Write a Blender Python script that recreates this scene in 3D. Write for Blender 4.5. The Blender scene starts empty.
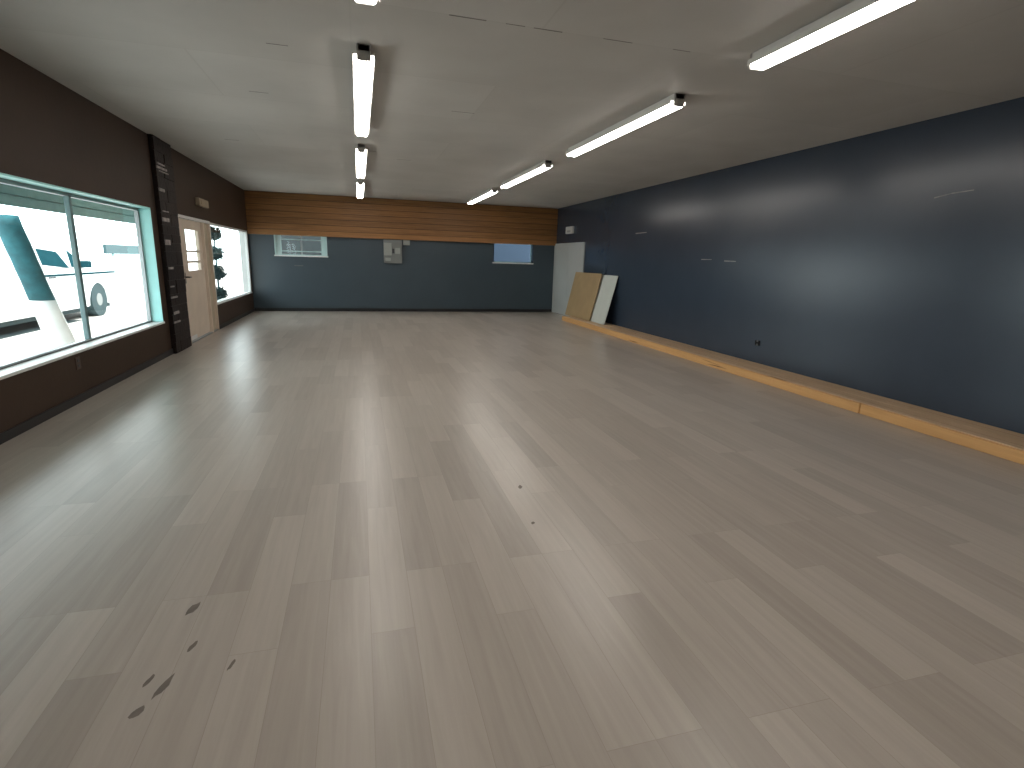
import bpy, bmesh, math, random
from mathutils import Vector, Matrix
random.seed(7)
sc = bpy.context.scene
COL = sc.collection

# ------------------------------------------------------------------ measures
XL, XR, YB, ZC = -2.637, 5.528, 15.15, 2.95      # wall planes, ceiling height
YR = -4.2                                         # wall behind the camera
WT = 0.18                                         # wall thickness
GZ = -0.15                                        # ground level outside


# ------------------------------------------------------------------ helpers
class MB:
    """collects shapes for one mesh object"""
    def __init__(self):
        self.bm = bmesh.new()

    def box(self, x0, x1, y0, y1, z0, z1, bev=0.0, rot=None, smooth=False):
        t = bmesh.new()
        bmesh.ops.create_cube(t, size=1.0)
        for v in t.verts:
            v.co = Vector(((x1 - x0) * v.co.x, (y1 - y0) * v.co.y, (z1 - z0) * v.co.z))
        if bev > 0:
            bmesh.ops.bevel(t, geom=t.edges[:], offset=bev, segments=2, affect='EDGES', profile=0.5)
        m = Matrix.Translation(((x0 + x1) / 2, (y0 + y1) / 2, (z0 + z1) / 2))
        if rot is not None:
            m = m @ rot
        bmesh.ops.transform(t, matrix=m, verts=t.verts)
        self._take(t)
        return self

    def cyl(self, a, b, r0, r1=None, seg=16, caps=True):
        a, b = Vector(a), Vector(b)
        r1 = r0 if r1 is None else r1
        t = bmesh.new()
        d = b - a
        bmesh.ops.create_cone(t, cap_ends=caps, segments=seg, radius1=r0, radius2=r1, depth=d.length)
        for f in t.faces:
            if len(f.verts) == 4:
                f.smooth = True
        m = Matrix.Translation((a + b) / 2) @ Vector((0, 0, 1)).rotation_difference(d.normalized()).to_matrix().to_4x4()
        bmesh.ops.transform(t, matrix=m, verts=t.verts)
        self._take(t)
        return self

    def prism(self, pts, x0, x1, bev=0.0):
        """polygon of (y, z) points extruded along x"""
        t = bmesh.new()
        vs = [t.verts.new((x0, p[0], p[1])) for p in pts]
        f = t.faces.new(vs)
        r = bmesh.ops.extrude_face_region(t, geom=[f])
        bmesh.ops.translate(t, vec=(x1 - x0, 0, 0), verts=[v for v in r['geom'] if isinstance(v, bmesh.types.BMVert)])
        bmesh.ops.recalc_face_normals(t, faces=t.faces[:])
        if bev > 0:
            bmesh.ops.bevel(t, geom=[e for e in t.edges], offset=bev, segments=2, affect='EDGES')
        self._take(t)
        return self

    def quad(self, *pts):
        vs = [self.bm.verts.new(p) for p in pts]
        self.bm.faces.new(vs)
        return self

    def _take(self, t):
        me = bpy.data.meshes.new('tmp')
        t.to_mesh(me)
        t.free()
        self.bm.from_mesh(me)
        bpy.data.meshes.remove(me)

    def build(self, name, mat, parent=None, loc=None):
        me = bpy.data.meshes.new(name)
        self.bm.to_mesh(me)
        self.bm.free()
        me.materials.append(mat)
        o = bpy.data.objects.new(name, me)
        COL.objects.link(o)
        if parent is not None:
            o.parent = parent
            off = Vector(parent.location)
            q = parent.parent
            while q is not None:
                off += Vector(q.location)
                q = q.parent
            o.location = -off
        if loc is not None:
            o.data.transform(Matrix.Translation(-Vector(loc)))
            o.location = loc
        return o


def tag(o, label, cat, group=None, kind=None):
    o['label'] = label
    o['category'] = cat
    if group:
        o['group'] = group
    if kind:
        o['kind'] = kind
    return o


def empty(name, loc, label, cat, group=None, kind=None):
    o = bpy.data.objects.new(name, None)
    o.empty_display_size = 0.1
    COL.objects.link(o)
    o.location = loc
    return tag(o, label, cat, group, kind)


def wall_with_holes(mb, u0, u1, z0, z1, holes, put):
    """grid of boxes round rectangular holes (ua, ub, za, zb)"""
    us = sorted({u0, u1, *[h[0] for h in holes], *[h[1] for h in holes]})
    for a, b in zip(us, us[1:]):
        mid = (a + b) / 2
        spans = sorted((h[2], h[3]) for h in holes if h[0] < mid < h[1])
        z = z0
        for s, e in spans:
            if s > z:
                put(mb, a, b, z, s)
            z = e
        if z < z1:
            put(mb, a, b, z, z1)


# ------------------------------------------------------------------ materials
def new_mat(name):
    m = bpy.data.materials.new(name)
    m.use_nodes = True
    nt = m.node_tree
    return m, nt, nt.nodes['Principled BSDF']


def mat(name, col, rough=0.5, metal=0.0, spec=0.5, noise=0.0, scale=6.0, bump=0.0, bscale=40.0):
    m, nt, b = new_mat(name)
    b.inputs['Roughness'].default_value = rough
    b.inputs['Metallic'].default_value = metal
    b.inputs['Specular IOR Level'].default_value = spec
    b.inputs['Base Color'].default_value = (*col, 1)
    N, L = nt.nodes, nt.links
    tc = N.new('ShaderNodeTexCoord')
    if noise > 0:
        n = N.new('ShaderNodeTexNoise')
        n.inputs['Scale'].default_value = scale
        n.inputs['Detail'].default_value = 5
        L.new(tc.outputs['Object'], n.inputs['Vector'])
        r = N.new('ShaderNodeValToRGB')
        r.color_ramp.elements[0].position = 0.3
        r.color_ramp.elements[1].position = 0.7
        r.color_ramp.elements[0].color = (*[c * (1 - noise) for c in col], 1)
        r.color_ramp.elements[1].color = (*[min(1, c * (1 + noise)) for c in col], 1)
        L.new(n.outputs['Fac'], r.inputs['Fac'])
        L.new(r.outputs['Color'], b.inputs['Base Color'])
    if bump > 0:
        n2 = N.new('ShaderNodeTexNoise')
        n2.inputs['Scale'].default_value = bscale
        n2.inputs['Detail'].default_value = 3
        L.new(tc.outputs['Object'], n2.inputs['Vector'])
        bp = N.new('ShaderNodeBump')
        bp.inputs['Strength'].default_value = bump
        bp.inputs['Distance'].default_value = 0.01
        L.new(n2.outputs['Fac'], bp.inputs['Height'])
        L.new(bp.outputs['Normal'], b.inputs['Normal'])
    return m


def emit(name, col, strength):
    m = bpy.data.materials.new(name)
    m.use_nodes = True
    nt = m.node_tree
    nt.nodes.clear()
    e = nt.nodes.new('ShaderNodeEmission')
    e.inputs['Color'].default_value = (*col, 1)
    e.inputs['Strength'].default_value = strength
    o = nt.nodes.new('ShaderNodeOutputMaterial')
    nt.links.new(e.outputs[0], o.inputs[0])
    return m


def glass_mat(name, tint):
    m = bpy.data.materials.new(name)
    m.use_nodes = True
    nt = m.node_tree
    nt.nodes.clear()
    N, L = nt.nodes, nt.links
    t = N.new('ShaderNodeBsdfTransparent')
    t.inputs['Color'].default_value = (*tint, 1)
    g = N.new('ShaderNodeBsdfGlossy')
    g.inputs['Roughness'].default_value = 0.02
    lw = N.new('ShaderNodeLayerWeight')
    lw.inputs['Blend'].default_value = 0.5
    pw = N.new('ShaderNodeMath'); pw.operation = 'POWER'; pw.inputs[1].default_value = 5.0
    f = N.new('ShaderNodeMath'); f.operation = 'MULTIPLY_ADD'; f.inputs[1].default_value = 0.8; f.inputs[2].default_value = 0.05
    L.new(lw.outputs['Facing'], pw.inputs[0])
    L.new(pw.outputs[0], f.inputs[0])
    mx = N.new('ShaderNodeMixShader')
    o = N.new('ShaderNodeOutputMaterial')
    L.new(f.outputs[0], mx.inputs[0])
    L.new(t.outputs[0], mx.inputs[1])
    L.new(g.outputs[0], mx.inputs[2])
    L.new(mx.outputs[0], o.inputs[0])
    return m


def plank_mat(name, along, across, width, length, dark, light, rough, mortar, grain=0.25, spec=0.5, mortar_w=0.003,
              bump=0.1, rough_var=0.0, knots=None):
    """boards running along one world axis; along/across are 0,1,2"""
    m, nt, b = new_mat(name)
    N, L = nt.nodes, nt.links
    tc = N.new('ShaderNodeTexCoord')
    sp = N.new('ShaderNodeSeparateXYZ')
    L.new(tc.outputs['Object'], sp.inputs[0])
    cb = N.new('ShaderNodeCombineXYZ')
    ad = N.new('ShaderNodeMath'); ad.operation = 'ADD'; ad.inputs[1].default_value = 10.0
    L.new(sp.outputs[along], ad.inputs[0])
    L.new(ad.outputs[0], cb.inputs[0])
    L.new(sp.outputs[across], cb.inputs[1])
    br = N.new('ShaderNodeTexBrick')
    br.offset = 0.37
    br.offset_frequency = 3
    br.squash = 1.0
    br.inputs['Color1'].default_value = (0, 0, 0, 1)
    br.inputs['Color2'].default_value = (1, 1, 1, 1)
    br.inputs['Mortar'].default_value = (0.5, 0.5, 0.5, 1)
    br.inputs['Scale'].default_value = 1.0
    br.inputs['Mortar Size'].default_value = mortar_w
    br.inputs['Mortar Smooth'].default_value = 0.2
    br.inputs['Brick Width'].default_value = length
    br.inputs['Row Height'].default_value = width
    L.new(cb.outputs[0], br.inputs['Vector'])
    # grain: noise stretched along the board, shifted per board
    sc_ = N.new('ShaderNodeCombineXYZ')
    ml = N.new('ShaderNodeMath'); ml.operation = 'MULTIPLY'; ml.inputs[1].default_value = 0.9
    mw = N.new('ShaderNodeMath'); mw.operation = 'MULTIPLY'; mw.inputs[1].default_value = 18.0
    L.new(sp.outputs[along], ml.inputs[0])
    L.new(sp.outputs[across], mw.inputs[0])
    L.new(ml.outputs[0], sc_.inputs[0])
    L.new(mw.outputs[0], sc_.inputs[1])
    sh = N.new('ShaderNodeMath'); sh.operation = 'MULTIPLY'; sh.inputs[1].default_value = 37.0
    L.new(br.outputs['Color'], sh.inputs[0])
    L.new(sh.outputs[0], sc_.inputs[2])
    n = N.new('ShaderNodeTexNoise')
    n.inputs['Scale'].default_value = 1.6
    n.inputs['Detail'].default_value = 6
    n.inputs['Roughness'].default_value = 0.6
    n.inputs['Distortion'].default_value = 0.4
    L.new(sc_.outputs[0], n.inputs['Vector'])
    mixf = N.new('ShaderNodeMix'); mixf.data_type = 'FLOAT'
    mixf.inputs[0].default_value = grain
    L.new(br.outputs['Color'], mixf.inputs[2])
    L.new(n.outputs['Fac'], mixf.inputs[3])
    rp = N.new('ShaderNodeValToRGB')
    rp.color_ramp.elements[0].position = 0.0
    rp.color_ramp.elements[0].color = (*dark, 1)
    rp.color_ramp.elements[1].position = 1.0
    rp.color_ramp.elements[1].color = (*light, 1)
    L.new(mixf.outputs[0], rp.inputs['Fac'])
    # joints
    mc = N.new('ShaderNodeMix'); mc.data_type = 'RGBA'
    L.new(br.outputs['Fac'], mc.inputs['Factor'])
    L.new(rp.outputs['Color'], mc.inputs['A'])
    mc.inputs['B'].default_value = (*mortar, 1)
    last = mc.outputs['Result']
    if knots:
        kn = N.new('ShaderNodeTexNoise')
        kn.inputs['Scale'].default_value = knots[0]
        kn.inputs['Detail'].default_value = 3
        L.new(sc_.outputs[0], kn.inputs['Vector'])
        kr = N.new('ShaderNodeValToRGB')
        kr.color_ramp.elements[0].position = knots[1]
        kr.color_ramp.elements[0].color = (0, 0, 0, 1)
        kr.color_ramp.elements[1].position = knots[1] + 0.08
        kr.color_ramp.elements[1].color = (1, 1, 1, 1)
        L.new(kn.outputs['Fac'], kr.inputs['Fac'])
        mk = N.new('ShaderNodeMix'); mk.data_type = 'RGBA'
        L.new(kr.outputs['Color'], mk.inputs['Factor'])
        L.new(last, mk.inputs['A'])
        mk.inputs['B'].default_value = (*knots[2], 1)
        last = mk.outputs['Result']
    L.new(last, b.inputs['Base Color'])
    b.inputs['Roughness'].default_value = rough
    b.inputs['Specular IOR Level'].default_value = spec
    bp = N.new('ShaderNodeBump')
    bp.inputs['Strength'].default_value = bump
    bp.inputs['Distance'].default_value = 0.004
    iv = N.new('ShaderNodeMath'); iv.operation = 'MULTIPLY_ADD'
    iv.inputs[1].default_value = -1.0
    L.new(br.outputs['Fac'], iv.inputs[0])
    L.new(n.outputs['Fac'], iv.inputs[2])
    L.new(iv.outputs[0], bp.inputs['Height'])
    L.new(bp.outputs['Normal'], b.inputs['Normal'])
    return m


def ceiling_mat():
    m, nt, b = new_mat('ceiling board')
    N, L = nt.nodes, nt.links
    tc = N.new('ShaderNodeTexCoord')
    sp = N.new('ShaderNodeSeparateXYZ')
    L.new(tc.outputs['Object'], sp.inputs[0])
    br = N.new('ShaderNodeTexBrick')
    br.offset = 0.5
    br.inputs['Color1'].default_value = (0.56, 0.55, 0.525, 1)
    br.inputs['Color2'].default_value = (0.60, 0.59, 0.565, 1)
    br.inputs['Mortar'].default_value = (0.54, 0.53, 0.505, 1)
    br.inputs['Scale'].default_value = 1.0
    br.inputs['Mortar Size'].default_value = 0.012
    br.inputs['Mortar Smooth'].default_value = 1.0
    br.inputs['Brick Width'].default_value = 2.44
    br.inputs['Row Height'].default_value = 1.26
    L.new(tc.outputs['Object'], br.inputs['Vector'])
    n = N.new('ShaderNodeTexNoise')
    n.inputs['Scale'].default_value = 1.1
    n.inputs['Detail'].default_value = 4
    L.new(tc.outputs['Object'], n.inputs['Vector'])
    r = N.new('ShaderNodeValToRGB')
    r.color_ramp.elements[0].color = (0.9, 0.9, 0.9, 1)
    r.color_ramp.elements[0].position = 0.35
    r.color_ramp.elements[1].color = (1, 1, 1, 1)
    r.color_ramp.elements[1].position = 0.65
    L.new(n.outputs['Fac'], r.inputs['Fac'])
    mu = N.new('ShaderNodeMix'); mu.data_type = 'RGBA'; mu.blend_type = 'MULTIPLY'
    mu.inputs['Factor'].default_value = 1.0
    L.new(br.outputs['Color'], mu.inputs['A'])
    L.new(r.outputs['Color'], mu.inputs['B'])
    L.new(mu.outputs['Result'], b.inputs['Base Color'])
    b.inputs['Roughness'].default_value = 0.6
    b.inputs['Specular IOR Level'].default_value = 0.3
    n2 = N.new('ShaderNodeTexNoise')
    n2.inputs['Scale'].default_value = 2.2
    n2.inputs['Detail'].default_value = 5
    L.new(tc.outputs['Object'], n2.inputs['Vector'])
    bp = N.new('ShaderNodeBump')
    bp.inputs['Strength'].default_value = 0.25
    bp.inputs['Distance'].default_value = 0.02
    L.new(n2.outputs['Fac'], bp.inputs['Height'])
    L.new(bp.outputs['Normal'], b.inputs['Normal'])
    return m


M = {}
M['floor'] = plank_mat('greige vinyl planks', 1, 0, 0.170, 1.12, (0.255, 0.217, 0.189), (0.495, 0.442, 0.392), 0.30,
                       (0.285, 0.245, 0.21), grain=0.62, spec=0.45, mortar_w=0.0009, bump=0.06)
M['ceiling'] = ceiling_mat()
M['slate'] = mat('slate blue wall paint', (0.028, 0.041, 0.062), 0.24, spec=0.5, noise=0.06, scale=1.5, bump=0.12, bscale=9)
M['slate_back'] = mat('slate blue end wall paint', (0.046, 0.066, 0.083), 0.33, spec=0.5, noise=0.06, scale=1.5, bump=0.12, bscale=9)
M['brown'] = mat('dark brown wall paint', (0.050, 0.031, 0.021), 0.5, spec=0.15, noise=0.08, scale=2, bump=0.1, bscale=20)
M['beam'] = plank_mat('stained cedar boards', 0, 2, 0.147, 200.0, (0.045, 0.019, 0.006), (0.42, 0.205, 0.075), 0.5,
                      (0.03, 0.014, 0.006), grain=0.75, spec=0.3, mortar_w=0.005, bump=0.3)
M['pine'] = plank_mat('raw pine front', 1, 2, 0.4, 200.0, (0.42, 0.21, 0.075), (0.78, 0.47, 0.20), 0.6, (0.12, 0.06, 0.02),
                      grain=0.7, spec=0.3, knots=(1.3, 0.66, (0.17, 0.075, 0.025)))
M['pine_top'] = plank_mat('raw pine top', 1, 0, 0.27, 200.0, (0.44, 0.29, 0.17), (0.70, 0.52, 0.35), 0.55, (0.16, 0.09, 0.05),
                          grain=0.6, spec=0.35, knots=(1.3, 0.68, (0.22, 0.12, 0.06)))
M['white'] = mat('white paint', (0.72, 0.73, 0.72), 0.4, noise=0.03, scale=5)
M['white_metal'] = mat('white enamel', (0.70, 0.69, 0.66), 0.35, noise=0.02)
M['alu'] = mat('grey aluminium', (0.32, 0.35, 0.36), 0.4, metal=0.6, noise=0.05)
M['dark_frame'] = mat('dark gasket', (0.05, 0.055, 0.06), 0.5, noise=0.1)
M['black'] = mat('black baseboard paint', (0.008, 0.007, 0.008), 0.45, noise=0.1)
M['doorwhite'] = mat('white door paint', (0.40, 0.42, 0.41), 0.45, noise=0.03, scale=3)
M['beige'] = mat('beige door paint', (0.66, 0.56, 0.46), 0.45, noise=0.06, scale=3)
M['beige2'] = mat('tan side panel paint', (0.48, 0.41, 0.30), 0.5, noise=0.06, scale=3)
M['drywall'] = mat('white drywall face', (0.50, 0.53, 0.49), 0.7, noise=0.03)
M['gyp_edge'] = mat('pale sheet edge', (0.62, 0.60, 0.52), 0.8, noise=0.05)
M['hardboard'] = mat('tan hardboard', (0.32, 0.225, 0.115), 0.6, noise=0.08, scale=4)
M['hardedge'] = mat('pinkish board edge', (0.36, 0.25, 0.16), 0.7, noise=0.05)
M['cap'] = mat('grey end cap', (0.36, 0.35, 0.33), 0.5, noise=0.05)
M['tube'] = emit('fluorescent tube', (1.0, 0.945, 0.87), 24.5)
M['grey_box'] = mat('grey enamel box', (0.17, 0.18, 0.175), 0.45, noise=0.05)
M['light_box'] = mat('pale grey cover', (0.27, 0.29, 0.27), 0.45, noise=0.05)
M['plastic'] = mat('white plastic', (0.55, 0.55, 0.52), 0.4, noise=0.03)
M['olive_box'] = mat('beige plastic', (0.32, 0.26, 0.18), 0.5, noise=0.08)
M['brown_plastic'] = mat('brown plastic', (0.06, 0.035, 0.025), 0.45, noise=0.08)
M['dark_metal'] = mat('dark bronze metal', (0.06, 0.05, 0.045), 0.35, metal=0.7, noise=0.05)
M['stone'] = mat('dark stacked stone', (0.015, 0.0095, 0.0085), 0.5, spec=0.2, noise=0.45, scale=9, bump=0.5, bscale=25)
M['stone_pale'] = mat('pale stone', (0.38, 0.34, 0.33), 0.4, noise=0.45, scale=14, bump=0.4, bscale=30)
M['scuff'] = mat('pale scuff', (0.15, 0.155, 0.155), 0.7, noise=0.2, scale=20)
M['smudge'] = mat('dark smudge', (0.135, 0.108, 0.09), 0.6, noise=0.2, scale=20)
M['crack'] = mat('dark crack', (0.19, 0.18, 0.17), 0.9, noise=0.2, scale=20)
M['jamb'] = mat('white window lining with sky tint', (0.40, 0.80, 0.79), 0.45, noise=0.04)  # cyan sky light put into the colour of the white lining
M['mull'] = mat('teal grey mullion', (0.12, 0.20, 0.21), 0.4, noise=0.05)
M['black_matte'] = mat('matte black plate', (0.006, 0.006, 0.007), 0.9, spec=0.1, noise=0.1)
M['frame_sky_tint'] = mat('white frame with sky tint', (0.50, 0.66, 0.66), 0.45, noise=0.03)  # white frame, with bluish daylight mixed into its base colour
M['glass'] = glass_mat('window glass', (0.90, 0.98, 0.97))
M['shade_blue'] = mat('blue grey render', (0.008, 0.022, 0.046), 0.8, noise=0.06, scale=2)
M['shade_grey'] = mat('grey green render', (0.014, 0.020, 0.022), 0.8, noise=0.1, scale=2)
M['concrete'] = mat('pale concrete', (0.60, 0.535, 0.50), 0.9, noise=0.05, scale=0.5)
M['truck_shade'] = mat('asphalt strip', (0.012, 0.026, 0.030), 0.9, noise=0.15, scale=3)  # near-black strip that paints the truck's shadow on the ground
M['truck'] = mat('white car paint', (0.80, 0.82, 0.82), 0.25, noise=0.01)
M['truck_glass'] = mat('dark car glass', (0.014, 0.055, 0.068), 0.9, spec=0.0, noise=0.1)  # dark glass, teal from window glare put into the colour
M['rubber'] = mat('tyre rubber', (0.02, 0.045, 0.05), 0.8, noise=0.15)  # black rubber lifted to teal, painting in the glare
M['teal'] = mat('glare-tinted teal', (0.26, 0.42, 0.42), 0.6, noise=0.08)  # teal cast of glass and glare put into the colour
M['teal_dark'] = mat('glare-tinted bark', (0.018, 0.10, 0.12), 0.8, noise=0.35, scale=5, bump=0.6, bscale=12)  # bark colour carries painted glare, hence teal
M['teal_board'] = mat('glare-tinted dark board', (0.012, 0.048, 0.056), 0.6, noise=0.1)  # teal here is glare haze painted into a dark board
M['leaf'] = mat('dark shrub leaves', (0.022, 0.060, 0.058), 0.7, noise=0.4, scale=12)  # leaf colour shifted to teal for the glare through the glass

# ------------------------------------------------------------------ room shell
f = MB().box(XL - WT, XR + 0.2, YR - 0.1, YB + 0.2, -0.12, 0.0).build('floor', M['floor'])
tag(f, 'floor of grey-brown wood-look vinyl planks running down the room', 'floor', kind='structure')
# dark scuffs lying in the plank surface
for x, y, lx, ly in [(-0.712, 2.233, .022, .05), (-0.745, 1.84, .012, .03), (-0.69, 1.80, .016, .06), (-0.735, 1.70, .02, .03),
                     (-0.65, 1.99, .012, .03), (0.976, 3.137, .016, .03), (0.907, 2.643, .012, .016), (-0.49, 1.85, .008, .03)]:
    m = MB()
    pts = []
    for k in range(10):
        a = 2 * math.pi * k / 10
        rr = random.uniform(0.65, 1.1)
        pts.append((x + lx * rr * math.cos(a) + ly * 0.25 * math.sin(a), y + ly * rr * math.sin(a), 0.0012))
    m.quad(*pts)
    m.build('scuff_mark', M['smudge'], f)

c = MB().box(XL - WT, XR + 0.2, YR - 0.1, YB + 0.2, ZC, ZC + 0.12).build('ceiling', M['ceiling'])
tag(c, 'pale grey board ceiling with faint panel seams', 'ceiling', kind='structure')
for x0, x1, w in [(0.60, 0.84, .006), (0.97, 1.1, .003), (1.16, 1.36, .005), (1.66, 1.88, .004), (2.2, 2.34, .003)]:
    m = MB().box(x0, x1, 3.78 - w, 3.78 + w, ZC - 0.0015, ZC + 0.001)
    m.build('open_seam', M['crack'], c)
for x0, x1, y in [(0.98, 1.22, 6.0), (-0.95, -0.78, 6.05), (0.1, 0.3, 8.6), (0.62, 0.85, 9.1), (0.75, 1.0, 14.2), (-1.7, -1.52, 8.6), (-.6, -.45, 4.7)]:
    MB().box(x0, x1, y - 0.004, y + 0.004, ZC - 0.0015, ZC + 0.001).build('open_seam', M['crack'], c)

# left wall with shop window, door opening, far window
W1 = (3.0, 8.44, 0.487, 2.0)
W2 = (11.46, 14.98, 0.49, 1.985)
D1 = (9.52, 11.40, 0.0, 2.0)
m = MB()
wall_with_holes(m, YR, YB + 0.2, 0, ZC, [W1, W2, D1], lambda mb, a, b, z0, z1: mb.box(XL - WT, XL, a, b, z0, z1))
wl = m.build('wall_left', M['brown'])
tag(wl, 'dark brown left wall holding the shop windows and front door', 'wall', kind='structure')

# back wall with two high windows
BW1 = (-2.05, -0.78, 1.42, 2.1)
BW2 = (3.68, 4.86, 1.395, 2.1)
m = MB()
wall_with_holes(m, XL, XR, 0, ZC, [BW1, BW2], lambda mb, a, b, z0, z1: mb.box(a, b, YB, YB + 0.2, z0, z1))
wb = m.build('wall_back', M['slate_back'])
tag(wb, 'slate blue end wall below the wooden fascia', 'wall', kind='structure')
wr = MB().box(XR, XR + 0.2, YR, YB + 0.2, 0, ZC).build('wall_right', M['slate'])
tag(wr, 'long glossy slate blue right wall above the timber ledge', 'wall', kind='structure')
wq = MB().box(XL, XR, YR - 0.1, YR, 0, ZC).build('wall_rear', M['slate'])
tag(wq, 'slate blue wall behind the viewer', 'wall', kind='structure')

# scrapes on the right wall
def scrape(pts, w):
    m = MB()
    for (y0, z0), (y1, z1) in zip(pts, pts[1:]):
        m.quad((XR - .001, y0, z0 - w), (XR - .001, y1, z1 - w * .6), (XR - .001, y1, z1 + w * .6), (XR - .001, y0, z0 + w))
    m.build('scrape', M['scuff'], wr)
scrape([(4.26, 2.185), (4.1, 2.21), (3.9, 2.22)], 0.006)
scrape([(10.35, 2.08), (9.9, 2.085)], 0.012)
scrape([(8.0, 1.57), (7.72, 1.57)], 0.007)
scrape([(7.4, 1.55), (7.12, 1.545)], 0.010)
m = MB().quad((-1.60, YB - .001, 1.165), (-1.39, YB - .001, 1.165), (-1.39, YB - .001, 1.185), (-1.60, YB - .001, 1.185))
m.build('scrape', M['scuff'], wb)

# wood fascia across the end wall
bz0 = 1.92
m = MB()
nb = 7
hh = (ZC - bz0) / nb
for i in range(nb):
    d = random.uniform(-.004, .004)
    m.box(XL, XR, 15.05 + d, YB, bz0 + i * hh + .003, bz0 + (i + 1) * hh - .003, bev=.004)
m.box(XL, XR, 15.065, YB, bz0 + .005, ZC)
be = m.build('trim_1', M['beam'])
tag(be, 'wide stained wood plank fascia across the top of the end wall', 'beam', kind='structure')

# baseboards
b1 = MB().box(XL, XL + 0.016, YR, 8.66, 0, 0.078, bev=.003).box(XL, XL + 0.016, 11.42, YB, 0, 0.075, bev=.003).build('baseboard_left', M['black'])
tag(b1, 'black baseboard along the brown left wall', 'baseboard', kind='structure')
b2 = MB().box(XL + .016, XR, YB - 0.016, YB, 0, 0.085, bev=.003).build('baseboard_back', M['black'])
tag(b2, 'black baseboard along the end wall', 'baseboard', kind='structure')

# ------------------------------------------------------------------ shop window (window_1)
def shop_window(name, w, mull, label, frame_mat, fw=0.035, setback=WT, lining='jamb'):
    y0, y1, z0, z1 = w
    e = empty(name, (XL - WT / 2, (y0 + y1) / 2, z0), label, 'window', kind='structure')
    xg = XL - WT          # outer face; glass sits just inside it
    m = MB()
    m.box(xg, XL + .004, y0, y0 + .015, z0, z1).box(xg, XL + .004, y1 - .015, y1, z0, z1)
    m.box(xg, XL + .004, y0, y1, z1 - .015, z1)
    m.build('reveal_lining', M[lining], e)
    MB().box(xg, XL + .022, y0, y1, z0 - .02, z0 + .006, bev=.004).build('window_sill', M['white'], e)
    m = MB()
    xa, xb = XL - setback + .005, XL - setback + .05
    m.box(xa, xb, y0 + .015, y1 - .015, z1 - .015 - fw, z1 - .015)
    m.box(xa, xb, y0 + .015, y1 - .015, z0 + .006, z0 + .006 + fw * .6)
    m.box(xa, xb, y0 + .015, y0 + .015 + fw, z0, z1 - .015).box(xa, xb, y1 - .015 - fw, y1 - .015, z0, z1 - .015)
    m.build('window_frame', frame_mat, e)
    for y in mull:
        MB().box(xa, xb, y - .028, y + .028, z0 + .02, z1 - .03, bev=.004).build('mullion', M['mull'], e)
    ys = [y0 + .03] + list(mull) + [y1 - .03]
    for a, b in zip(ys, ys[1:]):
        MB().quad((xa + .02, a, z0 + .02), (xa + .02, b, z0 + .02), (xa + .02, b, z1 - .03), (xa + .02, a, z1 - .03)).build('pane', M['glass'], e)
    MB().box(xb, xb + .006, y0 + .02, y1 - .02, z0 + .006, z0 + .012).build('gasket', M['dark_frame'], e)
    return e

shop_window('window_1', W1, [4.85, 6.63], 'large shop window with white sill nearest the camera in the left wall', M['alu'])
shop_window('window_2', W2, [], 'second shop window in the left wall between front door and end wall', M['white'], fw=.025, setback=.055, lining='white')

# ------------------------------------------------------------------ end wall windows
def high_window(name, w, label, meet):
    x0, x1, z0, z1 = w
    e = empty(name, ((x0 + x1) / 2, YB + .1, z0), label, 'window', kind='structure')
    m = MB()
    j = 0.15
    m.box(x0, x0 + .02, YB - .004, YB + .2, z0, z1).box(x1 - .02, x1, YB - .004, YB + .2, z0, z1)
    m.build('reveal_lining', M['frame_sky_tint'] if meet else M['slate'], e)
    MB().box(x0 - .02, x1 + .02, YB - .02, YB + .2, z0 - .02, z0 + .012, bev=.003).build('window_sill', M['white'], e)
    m = MB()
    ya, yb = YB + .09, YB + .14
    s = j if meet else .035
    m.box(x0 + .02, x0 + s, ya, yb, z0, z1).box(x1 - s, x1 - .02, ya, yb, z0, z1)
    m.box(x0 + s, x1 - s, ya, yb, z0 + .012, z0 + .035)
    m.box(x0 + s, x1 - s, ya, yb, z1 - .03, z1)
    if meet:
        m.box(x0 + s, x1 - s, ya, yb - .01, z0 + .105, z0 + .125)
        m.box(x0 + s, x1 - s, ya, yb - .01, z0 + .40, z0 + .42)
    m.build('window_frame', M['frame_sky_tint'] if meet else M['mull'], e)
    if meet:
        MB().box((x0 + x1) / 2 - .02, (x0 + x1) / 2 + .02, ya + .012, yb, z0 + .03, z1 - .02).build('meeting_rail', M['alu'], e)
    MB().quad((x0 + s, ya + .03, z0 + .03), (x1 - s, ya + .03, z0 + .03), (x1 - s, ya + .03, z1), (x0 + s, ya + .03, z1)).build('pane', M['glass'], e)
    return e

high_window('window_3', BW1, 'small high sliding window with wide white frame at left of end wall', True)
high_window('window_4', BW2, 'small high blue-lit window with white sill at right of end wall', False)

# ------------------------------------------------------------------ front door (door_1)
d1 = empty('door_1', (XL, 10.3, 0), 'beige front door with small stacked panes beside the dark pilaster', 'door', kind='structure')
y0, y1 = D1[0], D1[1]
m = MB()
m.box(XL - WT, XL + .015, y0, y0 + .06, 0, 2.0).box(XL - WT, XL + .015, y1 - .05, y1, 0, 2.0)
m.box(XL - .08, XL + .012, 10.93, 10.985, 0, 1.95)
m.build('door_frame', M['beige'], d1)
MB().box(XL - WT, XL + .02, y0, y1, 1.955, 2.0, bev=.004).build('head_trim', M['white'], d1)
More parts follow.
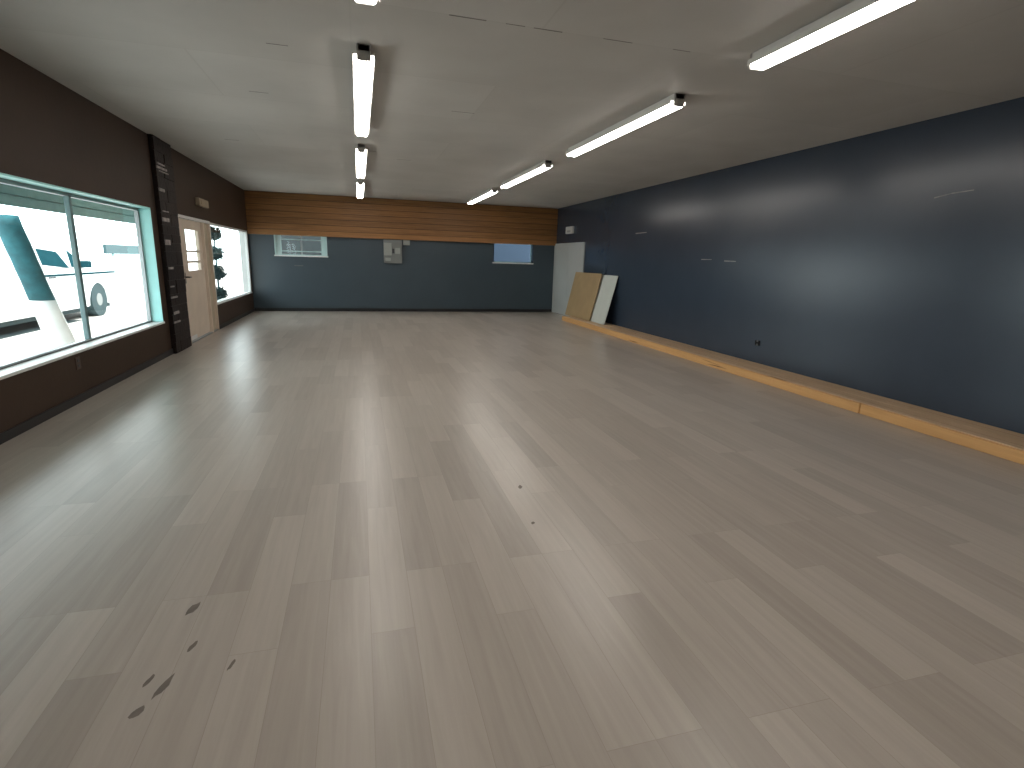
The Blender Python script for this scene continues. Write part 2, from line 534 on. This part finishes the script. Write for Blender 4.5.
# slab with three panes
holes = [(9.96, 10.70, 1.47, 1.80), (9.96, 10.70, 1.30, 1.435), (9.96, 10.70, 1.14, 1.265)]
m = MB()
wall_with_holes(m, 9.59, 10.92, 0.03, 1.95, holes, lambda mb, a, b, z0, z1: mb.box(XL - .075, XL - .03, a, b, z0, z1))
slab = m.build('door_slab', M['beige'], d1)
m = MB()
for a, b, z0, z1 in holes:
    m.quad((XL - .05, a, z0), (XL - .05, b, z0), (XL - .05, b, z1), (XL - .05, a, z1))
m.build('pane', M['glass'], slab)
m = MB()
for a, b, z0, z1 in holes:
    for q in ((a - .02, b + .02, z0 - .018, z0), (a - .02, b + .02, z1, z1 + .018)):
        m.box(XL - .032, XL - .022, q[0], q[1], q[2], q[3])
    m.box(XL - .032, XL - .022, a - .02, a, z0, z1).box(XL - .032, XL - .022, b, b + .02, z0, z1)
m.build('glazing_bead', M['beige'], slab)
m = MB().box(XL - .03, XL - .022, 9.69, 9.77, .95, 1.12, bev=.003).cyl((XL - .025, 9.73, 1.05), (XL + .03, 9.73, 1.05), .012)
m.cyl((XL + .025, 9.72, 1.05), (XL + .025, 9.87, 1.045), .011)
m.build('door_handle', M['dark_metal'], slab)
MB().box(XL - .075, XL - .03, 10.985, y1 - .05, 0, 1.955).build('side_panel', M['beige2'], d1)
MB().box(XL - WT, XL + .01, y0 + .06, y1 - .05, 0, .02, bev=.003).build('threshold', M['alu'], d1)
MB().box(XL - .03, XL - .018, 9.62, 10.05, .035, .1, bev=.003).build('gap_light_strip', M['white'], slab)  # white strip standing in for light through the gap under the door

# ------------------------------------------------------------------ dark stone pilaster between window and door
p = empty('trim_2', (XL, 9.03, 0), 'dark stacked stone pilaster with pale flecks between shop window and front door', 'pilaster', kind='structure')
px = XL + .06
m = MB()
m.box(XL, XL + .045, 8.66, 9.40, 0, ZC)
z = 0.0
row = 0
while z < ZC - .02:
    h = min(random.choice([.12, .16, .2]), ZC - z)
    ys = [8.66, 9.40]
    cut = random.uniform(8.85, 9.2)
    ys = [8.66, cut, 9.40]
    for a, b in zip(ys, ys[1:]):
        m.box(XL + .02, px + random.uniform(-.004, .006), a + .0015, b - .0015, z + .0015, z + h - .0015, bev=.004)
    z += h
m.build('stone_block', M['stone'], p)
pale = [(8.66, 9.05, 2.535, 2.565), (8.72, 9.1, 2.50, 2.515), (8.68, 8.98, 2.59, 2.61), (8.66, 8.86, 2.24, 2.28), (8.70, 8.93, 1.975, 1.99), (8.66, 8.92, 1.845, 1.895), (8.67, 8.86, 1.53, 1.60),
        (8.68, 8.87, 1.195, 1.225), (8.68, 8.83, .945, .965), (8.66, 8.91, .79, .815), (8.70, 8.91, .56, .60), (8.68, 8.92, .435, .462)]
for a, b, z0, z1 in pale:
    m = MB().box(px + .0, px + .018, a, b, z0, z1, bev=.005)
    m.build('pale_stone', M['stone_pale'], p)

# ------------------------------------------------------------------ white door in right wall (door_2)
d2 = empty('door_2', (XR, 14.0, 0), 'wide plain white door at the far end of the right wall', 'door', kind='structure')
da, db, dz = 12.94, YB - .03, 1.975
m = MB().box(XR - .03, XR, da, da + .09, 0, dz, bev=.004).box(XR - .03, XR, db - .09, db, 0, dz, bev=.004)
m.box(XR - .03, XR, da + .09, db - .09, dz - .09, dz, bev=.004)
m.build('door_frame', M['doorwhite'], d2)
for a, b in ((da + .09, 14.02), (14.026, db - .09)):
    MB().box(XR - .018, XR, a, b, .01, dz - .09, bev=.002).build('door_leaf', M['doorwhite'], d2)

# ------------------------------------------------------------------ timber ledge along the right wall
LX, LH, LE = 4.99, 0.112, 12.93
t = empty('timber_ledge', (5.26, 5.0, 0), 'low raw pine ledge running along the foot of the slate right wall', 'ledge')
ys = [YR + .05, 1.3, 4.2, 7.05, 9.95, LE]
for i, (a, b) in enumerate(zip(ys, ys[1:])):
    d = random.uniform(-.006, .006)
    MB().box(LX + d, LX + .04, a + .002, b - .002, 0, LH - .004 + random.uniform(-.004, .002), bev=.005).build('front_board', M['pine'], t)
ys = [YR + .05, 2.6, 5.9, 8.7, 11.2, LE]
for i, (a, b) in enumerate(zip(ys, ys[1:])):
    MB().box(LX + .041, 5.265, a + .002, b - .002, LH - .025, LH + random.uniform(-.001, .002), bev=.003).build('top_board', M['pine_top'], t)
ys = [YR + .05, 3.9, 6.6, 9.6, LE]
for i, (a, b) in enumerate(zip(ys, ys[1:])):
    MB().box(5.268, XR - .004, a + .002, b - .002, LH - .025, LH + random.uniform(-.001, .002), bev=.003).build('top_board', M['pine_top'], t)
m = MB()
m.box(LX + .05, XR - .01, YR + .06, LE - .02, 0, LH - .026)
m.build('joist', M['pine_top'], t)

# ------------------------------------------------------------------ leaning sheets
def leaning_sheet(name, xb, xt, y0, y1, zt, th, face, edge, label, twist=0.0):
    zb = LH + .008
    L_ = math.hypot(xt - xb, zt - zb)
    ang = math.atan2(xt - xb, zt - zb)
    e = empty(name, (xb, (y0 + y1) / 2, zb), label, 'board')
    rot = Matrix.Rotation(ang, 4, 'Y')
    def put(mb, xa, xc, ya, yc, za, zc, nm, mt):
        mb.box(xa, xc, ya, yc, za, zc, bev=.0015)
        o = mb.build(nm, mt)
        o.data.transform(Matrix.Translation((0, 0, 0)) @ rot)
        o.parent = e
        return o
    hy = (y1 - y0) / 2
    put(MB(), 0, th * .35, -hy, hy, 0, L_, 'face_skin', face)
    put(MB(), th * .35 + .0003, th, -hy + .0005, hy - .0005, 0.0005, L_ - .0005, 'core', edge)
    return e
leaning_sheet('drywall_sheet', 5.235, 5.498, 10.95, 13.35, 1.20, .014, M['drywall'], M['gyp_edge'],
              'large white sheet leaning on the slate wall behind the tan board')
leaning_sheet('hardboard_sheet', 5.195, 5.438, 11.66, 13.25, 1.225, .02, M['hardboard'], M['hardedge'],
              'tan board leaning in front of the white sheet on the timber ledge')

# ------------------------------------------------------------------ strip lights
def light_parts(root, x, ya, yb):
    zc = ZC - .001
    h = MB().box(x - .045, x + .045, ya, yb, zc - .052, zc, bev=.006)
    h.build('housing', M['white_metal'], root)
    r = MB()
    r.box(x - .078, x + .078, ya + .025, yb - .025, zc - .064, zc - .053)
    for s in (-1, 1):
        r.box(x + s * .078 - .004, x + s * .078 + .004, ya + .025, yb - .025, zc - .088, zc - .053, bev=.002)
    r.build('reflector', M['white_metal'], root)
    for yy, s in ((ya, 1), (yb, -1)):
        m = MB().box(x - .05, x + .05, min(yy, yy + s * .022), max(yy, yy + s * .022), zc - .108, zc - .002, bev=.006)
        m.build('end_cap', M['cap'], root)
    for s in (-1, 1):
        MB().cyl((x + s * .043, ya + .035, zc - .088), (x + s * .043, yb - .035, zc - .088), .019, seg=12).build('tube', M['tube'], root)

rowsL = [(-2.65, 0.0), (.90, 3.56), (4.45, 7.13), (8.10, 10.75), (11.68, 14.38)]  # first in each row is an added unseen lamp brightening the near floor
rowsR = [(-2.55, 0.1), (1.00, 3.66), (4.62, 7.24), (8.14, 10.80), (11.52, 14.20)]
ordin = ['added unseen behind the viewer to brighten the near floor', 'cut by the top of the photo', 'second from the camera', 'third from the camera', 'farthest, by the wood fascia']
for nm, x, rows in (('left', .085, rowsL), ('right', 2.80, rowsR)):
    for k, (a, b) in enumerate(rows):
        e = empty('strip_light', (x, (a + b) / 2, ZC),
                  'strip light in the %s ceiling row, %s' % (nm, ordin[k]), 'ceiling light', group='fluorescent strip lights in two ceiling rows')
        light_parts(e, x, a, b)

# ------------------------------------------------------------------ small wall fittings
e = empty('electrical_panel', (.89, YB, 1.29), 'grey electrical panel with open cover on the end wall under the fascia', 'electrical panel')
MB().box(.655, 1.13, YB - .09, YB - .001, 1.30, 1.91, bev=.006).build('body', M['grey_box'], e)
MB().box(.655, .86, YB - .125, YB - .092, 1.50, 1.83, bev=.006).build('cover', M['light_box'], e)
MB().box(.875, .93, YB - .096, YB - .088, 1.56, 1.68, bev=.002).build('breaker_slot', M['dark_frame'], e)
MB().box(.95, 1.08, YB - .10, YB - .09, 1.55, 1.70, bev=.003).build('breaker_row', M['light_box'], e)
MB().box(.69, .83, YB - .10, YB - .088, 1.36, 1.44, bev=.003).build('name_plate', M['light_box'], e)
e = empty('junction_box', (1.25, YB, 1.78), 'small pale junction box right of the grey electrical panel', 'junction box')
MB().box(1.17, 1.345, YB - .07, YB - .001, 1.785, 1.915, bev=.005).build('body', M['light_box'], e)
MB().cyl((1.26, YB - .035, 1.905), (1.26, YB - .035, 1.918), .015).build('conduit_stub', M['grey_box'], e)

e = empty('alarm_box', (XR, 13.95, 2.22), 'small white box on the slate wall above the white door', 'wall box')
MB().box(XR - .06, XR - .001, 13.72, 14.22, 2.215, 2.40, bev=.012).build('body', M['plastic'], e)
MB().box(XR - .066, XR - .059, 13.85, 14.1, 2.25, 2.30, bev=.002).build('grille', M['light_box'], e)
e = empty('door_chime', (XL, 10.9, 2.23), 'small beige box on the dark brown wall above the front door', 'wall box')
MB().box(XL + .001, XL + .07, 10.62, 11.22, 2.215, 2.345, bev=.012).build('body', M['olive_box'], e)
MB().box(XL + .068, XL + .076, 10.72, 11.12, 2.25, 2.31, bev=.003).build('grille', M['olive_box'], e)

def outlet(name, x, y, z, side, mt, label, hy=.045, hz=.06):
    e = empty(name, (x, y, z), label, 'outlet')
    s = 1 if side == 'L' else -1
    a, b = sorted((x + s * .001, x + s * .008))
    MB().box(a, b, y - hy, y + hy, z - hz, z + hz, bev=.003).build('cover_plate', mt, e)
    a, b = sorted((x + s * .007, x + s * .011))
    for dz in (-.025, .025):
        MB().box(a, b, y - .017, y + .017, z + dz - .014, z + dz + .014, bev=.003).build('receptacle', M['dark_frame'], e)
outlet('wall_outlet', XL, 5.99, .372, 'L', M['brown_plastic'], 'brown outlet plate on the brown wall under the shop window')
outlet('wall_outlet', XR, 6.43, .40, 'R', M['black_matte'], 'dark outlet low on the slate right wall above the ledge', hy=.05, hz=.035)

# ------------------------------------------------------------------ outside
g = MB().box(-70, 40, -40, 90, GZ - .1, GZ).build('ground_outside', M['concrete'])
tag(g, 'pale sunlit pavement outside the shop windows', 'ground', kind='structure')
s = MB().box(-7.4, -6.1, -30, 14.4, GZ, GZ + .004).build('shadow_strip', M['truck_shade'])
tag(s, 'dark strip painted as the shadow beneath the white truck outside', 'shadow', kind='structure')

# canopy over the shopfront
e = empty('shop_canopy', (-3.6, 5.5, 1.95), 'teal boarded canopy over the pavement outside the shop windows', 'canopy')
cx = -4.0
cz0, cz1 = 1.445 + .118 * 4.0, 2.32
m = MB()
nb = 3
hh = (cz1 - cz0) / nb
for i in range(nb):
    m.box(cx - .03 - .012 * i, cx - .012 * i, 0.5, 14.0, cz0 + i * hh + .006, cz0 + (i + 1) * hh - .006, bev=.004)
m.box(cx - .06, cx - .04, 0.5, 14.0, cz0 + .01, cz1)
m.build('fascia', M['teal'], e)
MB().box(cx, XL - WT, 0.5, 14.0, cz1, cz1 + .05).build('soffit', M['teal'], e)

# pickup truck, nose towards +y
tx0, tx1 = -8.0, -6.12
e = empty('pickup_truck', (-7.05, 13.8, GZ), 'white pickup truck parked outside the near shop window', 'truck')
def arch(yc, r, zb, n=10):
    return [(yc - r * math.cos(math.pi * k / n), zb + r * math.sin(math.pi * k / n)) for k in range(n + 1)]
wz = GZ + .40
sill = .12
rear, front = 10.5, 15.40
pts = [(10.7, .22)] + [(rear - .50, sill)] + [(rear - .5 + 0, sill)] 
pts = [(8.6, .2)] + arch(rear, .50, sill) + arch(front, .50, sill) + [(16.55, .16), (16.62, .45), (16.58, .78), (16.35, .92), (15.15, 1.03), (12.85, 1.0), (12.83, .95), (8.58, .95)]
MB().prism(pts, tx0, tx1, bev=.02).build('body', M['truck'], e)
# cab tapering inward
m = bmesh.new()
cab = [(12.8, .98), (15.1, .98), (14.35, 1.58), (13.0, 1.60)]
va = [m.verts.new((tx1 - (.02 if z < 1.2 else .16), y, z)) for y, z in cab]
vb = [m.verts.new((tx0 + (.02 if z < 1.2 else .16), y, z)) for y, z in cab]
m.faces.new(va)
m.faces.new(vb[::-1])
for i in range(4):
    j = (i + 1) % 4
    m.faces.new((va[j], va[i], vb[i], vb[j]))
bmesh.ops.bevel(m, geom=m.edges[:], offset=.05, segments=3, affect='EDGES')
bmesh.ops.recalc_face_normals(m, faces=m.faces[:])
q = MB()
q.bm.free()
q.bm = m
q.build('cab', M['truck'], e)
def side_glass(pts):
    q = MB()
    out = []
    for y, z in pts:
        x = tx1 - .02 - .14 * (z - .98) / .6 + .012
        out.append((x, y, z))
    q.quad(*out)
    o = q.build('side_window', M['truck_glass'], e)
    so = o.modifiers.new('s', 'SOLIDIFY')
    so.thickness = .012
side_glass([(13.22, 1.10), (14.22, 1.02), (13.95, 1.36), (13.22, 1.42)])
side_glass([(14.35, 1.04), (15.0, 1.02), (14.42, 1.40)])
q = MB()
q.quad((tx1 - .1, 15.06, 1.03), (tx0 + .1, 15.06, 1.03), (tx0 + .25, 14.42, 1.54), (tx1 - .25, 14.42, 1.54))
o = q.build('windscreen', M['truck_glass'], e)
o.location.y += .025
MB().box(tx1 - .005, tx1 + .02, 13.1, 16.4, .86, .90, bev=.004).build('side_molding', M['truck_glass'], e)
MB().box(tx1 - .02, tx1 + .16, 14.7, 14.86, 1.02, 1.17, bev=.02).build('side_mirror', M['truck_glass'], e)
MB().box(tx1 - .015, tx1 + .012, 13.3, 13.55, .82, .85, bev=.004).build('door_handle', M['dark_frame'], e)
MB().box(tx0 + .05, tx1 - .05, 16.55, 16.72, .18, .40, bev=.03).build('front_bumper', M['alu'], e)
MB().box(tx1 - .35, tx1 - .03, 16.50, 16.62, .62, .78, bev=.02).build('headlight', M['light_box'], e)
MB().box(tx0 + .1, tx1 - .1, 8.9, 16.2, .02, .24).build('chassis', M['rubber'], e)
for yy in (rear, front):
    for xa, xb in ((tx1 - .24, tx1 + .0), (tx0, tx0 + .24)):
        w = MB().cyl((xa, yy, wz - .0), (xb, yy, wz - .0), .40, seg=28).build('wheel', M['rubber'], e)
        MB().cyl((xa - .005, yy, wz), (xb + .005, yy, wz), .15, seg=20).build('hubcap', M['grey_box'], w)

# leaning trunk with a whitewashed foot
def trunk_ring(mb, c0, rr, seg=16):
    return [mb.bm.verts.new(c0 + Vector((rr * math.cos(a), rr * math.sin(a), 0))) for a in [2 * math.pi * i / seg for i in range(seg)]]
def trunk_piece(t0, t1, n, r0, r1, name, mt, parent):
    mb = MB()
    prev = None
    for k in range(n):
        u = k / (n - 1)
        tt = t0 + (t1 - t0) * u
        ring = trunk_ring(mb, Vector((-4.5, 9.92 - .98 * tt, GZ + 2.0 * tt)), r0 + (r1 - r0) * u + random.uniform(-.005, .005))
        if prev:
            for i in range(16):
                fc = mb.bm.faces.new((prev[i], prev[(i + 1) % 16], ring[(i + 1) % 16], ring[i]))
                fc.smooth = True
        else:
            mb.bm.faces.new(ring[::-1])
        prev = ring
    mb.bm.faces.new(prev)
    return mb.build(name, mt, parent)
e = empty('tree_trunk', (-4.5, 9.92, GZ), 'dark leaning cut-off trunk with whitewashed foot outside the near shop window', 'tree trunk')
trunk_piece(.42, 1.0, 9, .15, .14, 'bark', M['teal_dark'], e)
trunk_piece(0, .42, 6, .19, .153, 'whitewashed_foot', M['white'], e)

# board on posts beyond the truck
e = empty('sign_board', (-9.0, 26.5, GZ), 'glare-tinted dark board on posts across the street beyond the truck', 'sign')
MB().box(-9.05, -8.95, 23.6, 31.5, 1.27, 1.62, bev=.01).build('board', M['teal_board'], e)
for y in (24.3, 31.0):
    MB().cyl((-9.0, y, GZ), (-9.0, y, 1.3), .06).build('post', M['teal'], e)

# three-tier clipped shrub outside the second window
def shrub(x, y):
    e = empty('clipped_shrub', (x, y, GZ), 'dark tiered shrub standing outside the second shop window', 'shrub')
    MB().cyl((x, y, GZ), (x, y, 1.9), .025, .015, seg=8).build('stem', M['teal_dark'], e)
    m = MB()
    for zc, r in ((.48, .18), (.96, .17), (1.40, .165), (1.84, .16)):
        for k in range(900):
            a = random.uniform(0, 2 * math.pi)
            u = random.uniform(-1, 1)
            rr = r * random.uniform(.2, 1.0)
            c0 = Vector((x + rr * math.sqrt(1 - u * u) * math.cos(a), y + rr * math.sqrt(1 - u * u) * math.sin(a), zc + rr * u * .95))
            d = Vector((random.uniform(-1, 1), random.uniform(-1, 1), random.uniform(-.4, 1))).normalized()
            s_ = d.cross(Vector((0.3, .2, 1))).normalized() * .024
            tip = c0 + d * .085
            mid = c0 + d * .042
            m.quad(c0, mid + s_, tip, mid - s_)
    m.build('foliage', M['leaf'], e)
    MB().cyl((x, y, GZ), (x, y, .2), .15, .2, seg=18).build('pot', M['white'], e)
shrub(-3.17, 14.05)

# neighbouring walls behind the building (seen in the two high windows)
o = MB().box(-2.7, 1.4, 18.0, 18.2, GZ, 3.6).build('wall_outside', M['shade_grey'])
tag(o, 'grey neighbouring wall seen through the left high window', 'wall', kind='structure')
o = MB().box(1.5, 9, 18.0, 18.2, GZ, 3.6).build('wall_neighbour', M['shade_blue'])
tag(o, 'blue neighbouring wall seen through the right high window', 'wall', kind='structure')

# ------------------------------------------------------------------ daylight
w = bpy.data.worlds.new('daylight')
sc.world = w
w.use_nodes = True
bg = w.node_tree.nodes['Background']
bg.inputs['Color'].default_value = (0.90, 0.97, 1.0, 1)
bg.inputs['Strength'].default_value = 6.4
sl = bpy.data.lights.new('sun', 'SUN')
sl.energy = 5.5
sl.angle = math.radians(3)
sl.color = (1.0, 0.97, 0.92)
so_ = bpy.data.objects.new('sun', sl)
COL.objects.link(so_)
so_.location = (30, -20, 40)
so_.rotation_euler = Vector((0.62, -0.42, 1.0)).to_track_quat('Z', 'Y').to_euler()

# ------------------------------------------------------------------ camera
F, YAW, PITCH, ROLL, CH = 534.439, .2793, -.2259, .0300, 1.45
fw = Vector((math.sin(YAW) * math.cos(PITCH), math.cos(YAW) * math.cos(PITCH), math.sin(PITCH)))
rt = Vector((math.cos(YAW), -math.sin(YAW), 0))
up = rt.cross(fw)
r2 = rt * math.cos(ROLL) + up * math.sin(ROLL)
u2 = -rt * math.sin(ROLL) + up * math.cos(ROLL)
cam = bpy.data.cameras.new('camera')
co = bpy.data.objects.new('camera', cam)
COL.objects.link(co)
mw = Matrix((r2, u2, -fw)).transposed().to_4x4()
mw.translation = (0, 0, CH)
co.matrix_world = mw
cam.sensor_width = 36
cam.lens = F * 36 / 1024
cam.clip_start = .05
cam.clip_end = 300
sc.camera = co

sc.view_settings.view_transform = 'Standard'
sc.view_settings.look = 'None'
sc.view_settings.gamma = 1
sc.view_settings.use_curve_mapping = False
sc.view_settings.exposure = 0.0
sc.cycles.max_bounces = 10
sc.cycles.diffuse_bounces = 6
sc.cycles.transparent_max_bounces = 12
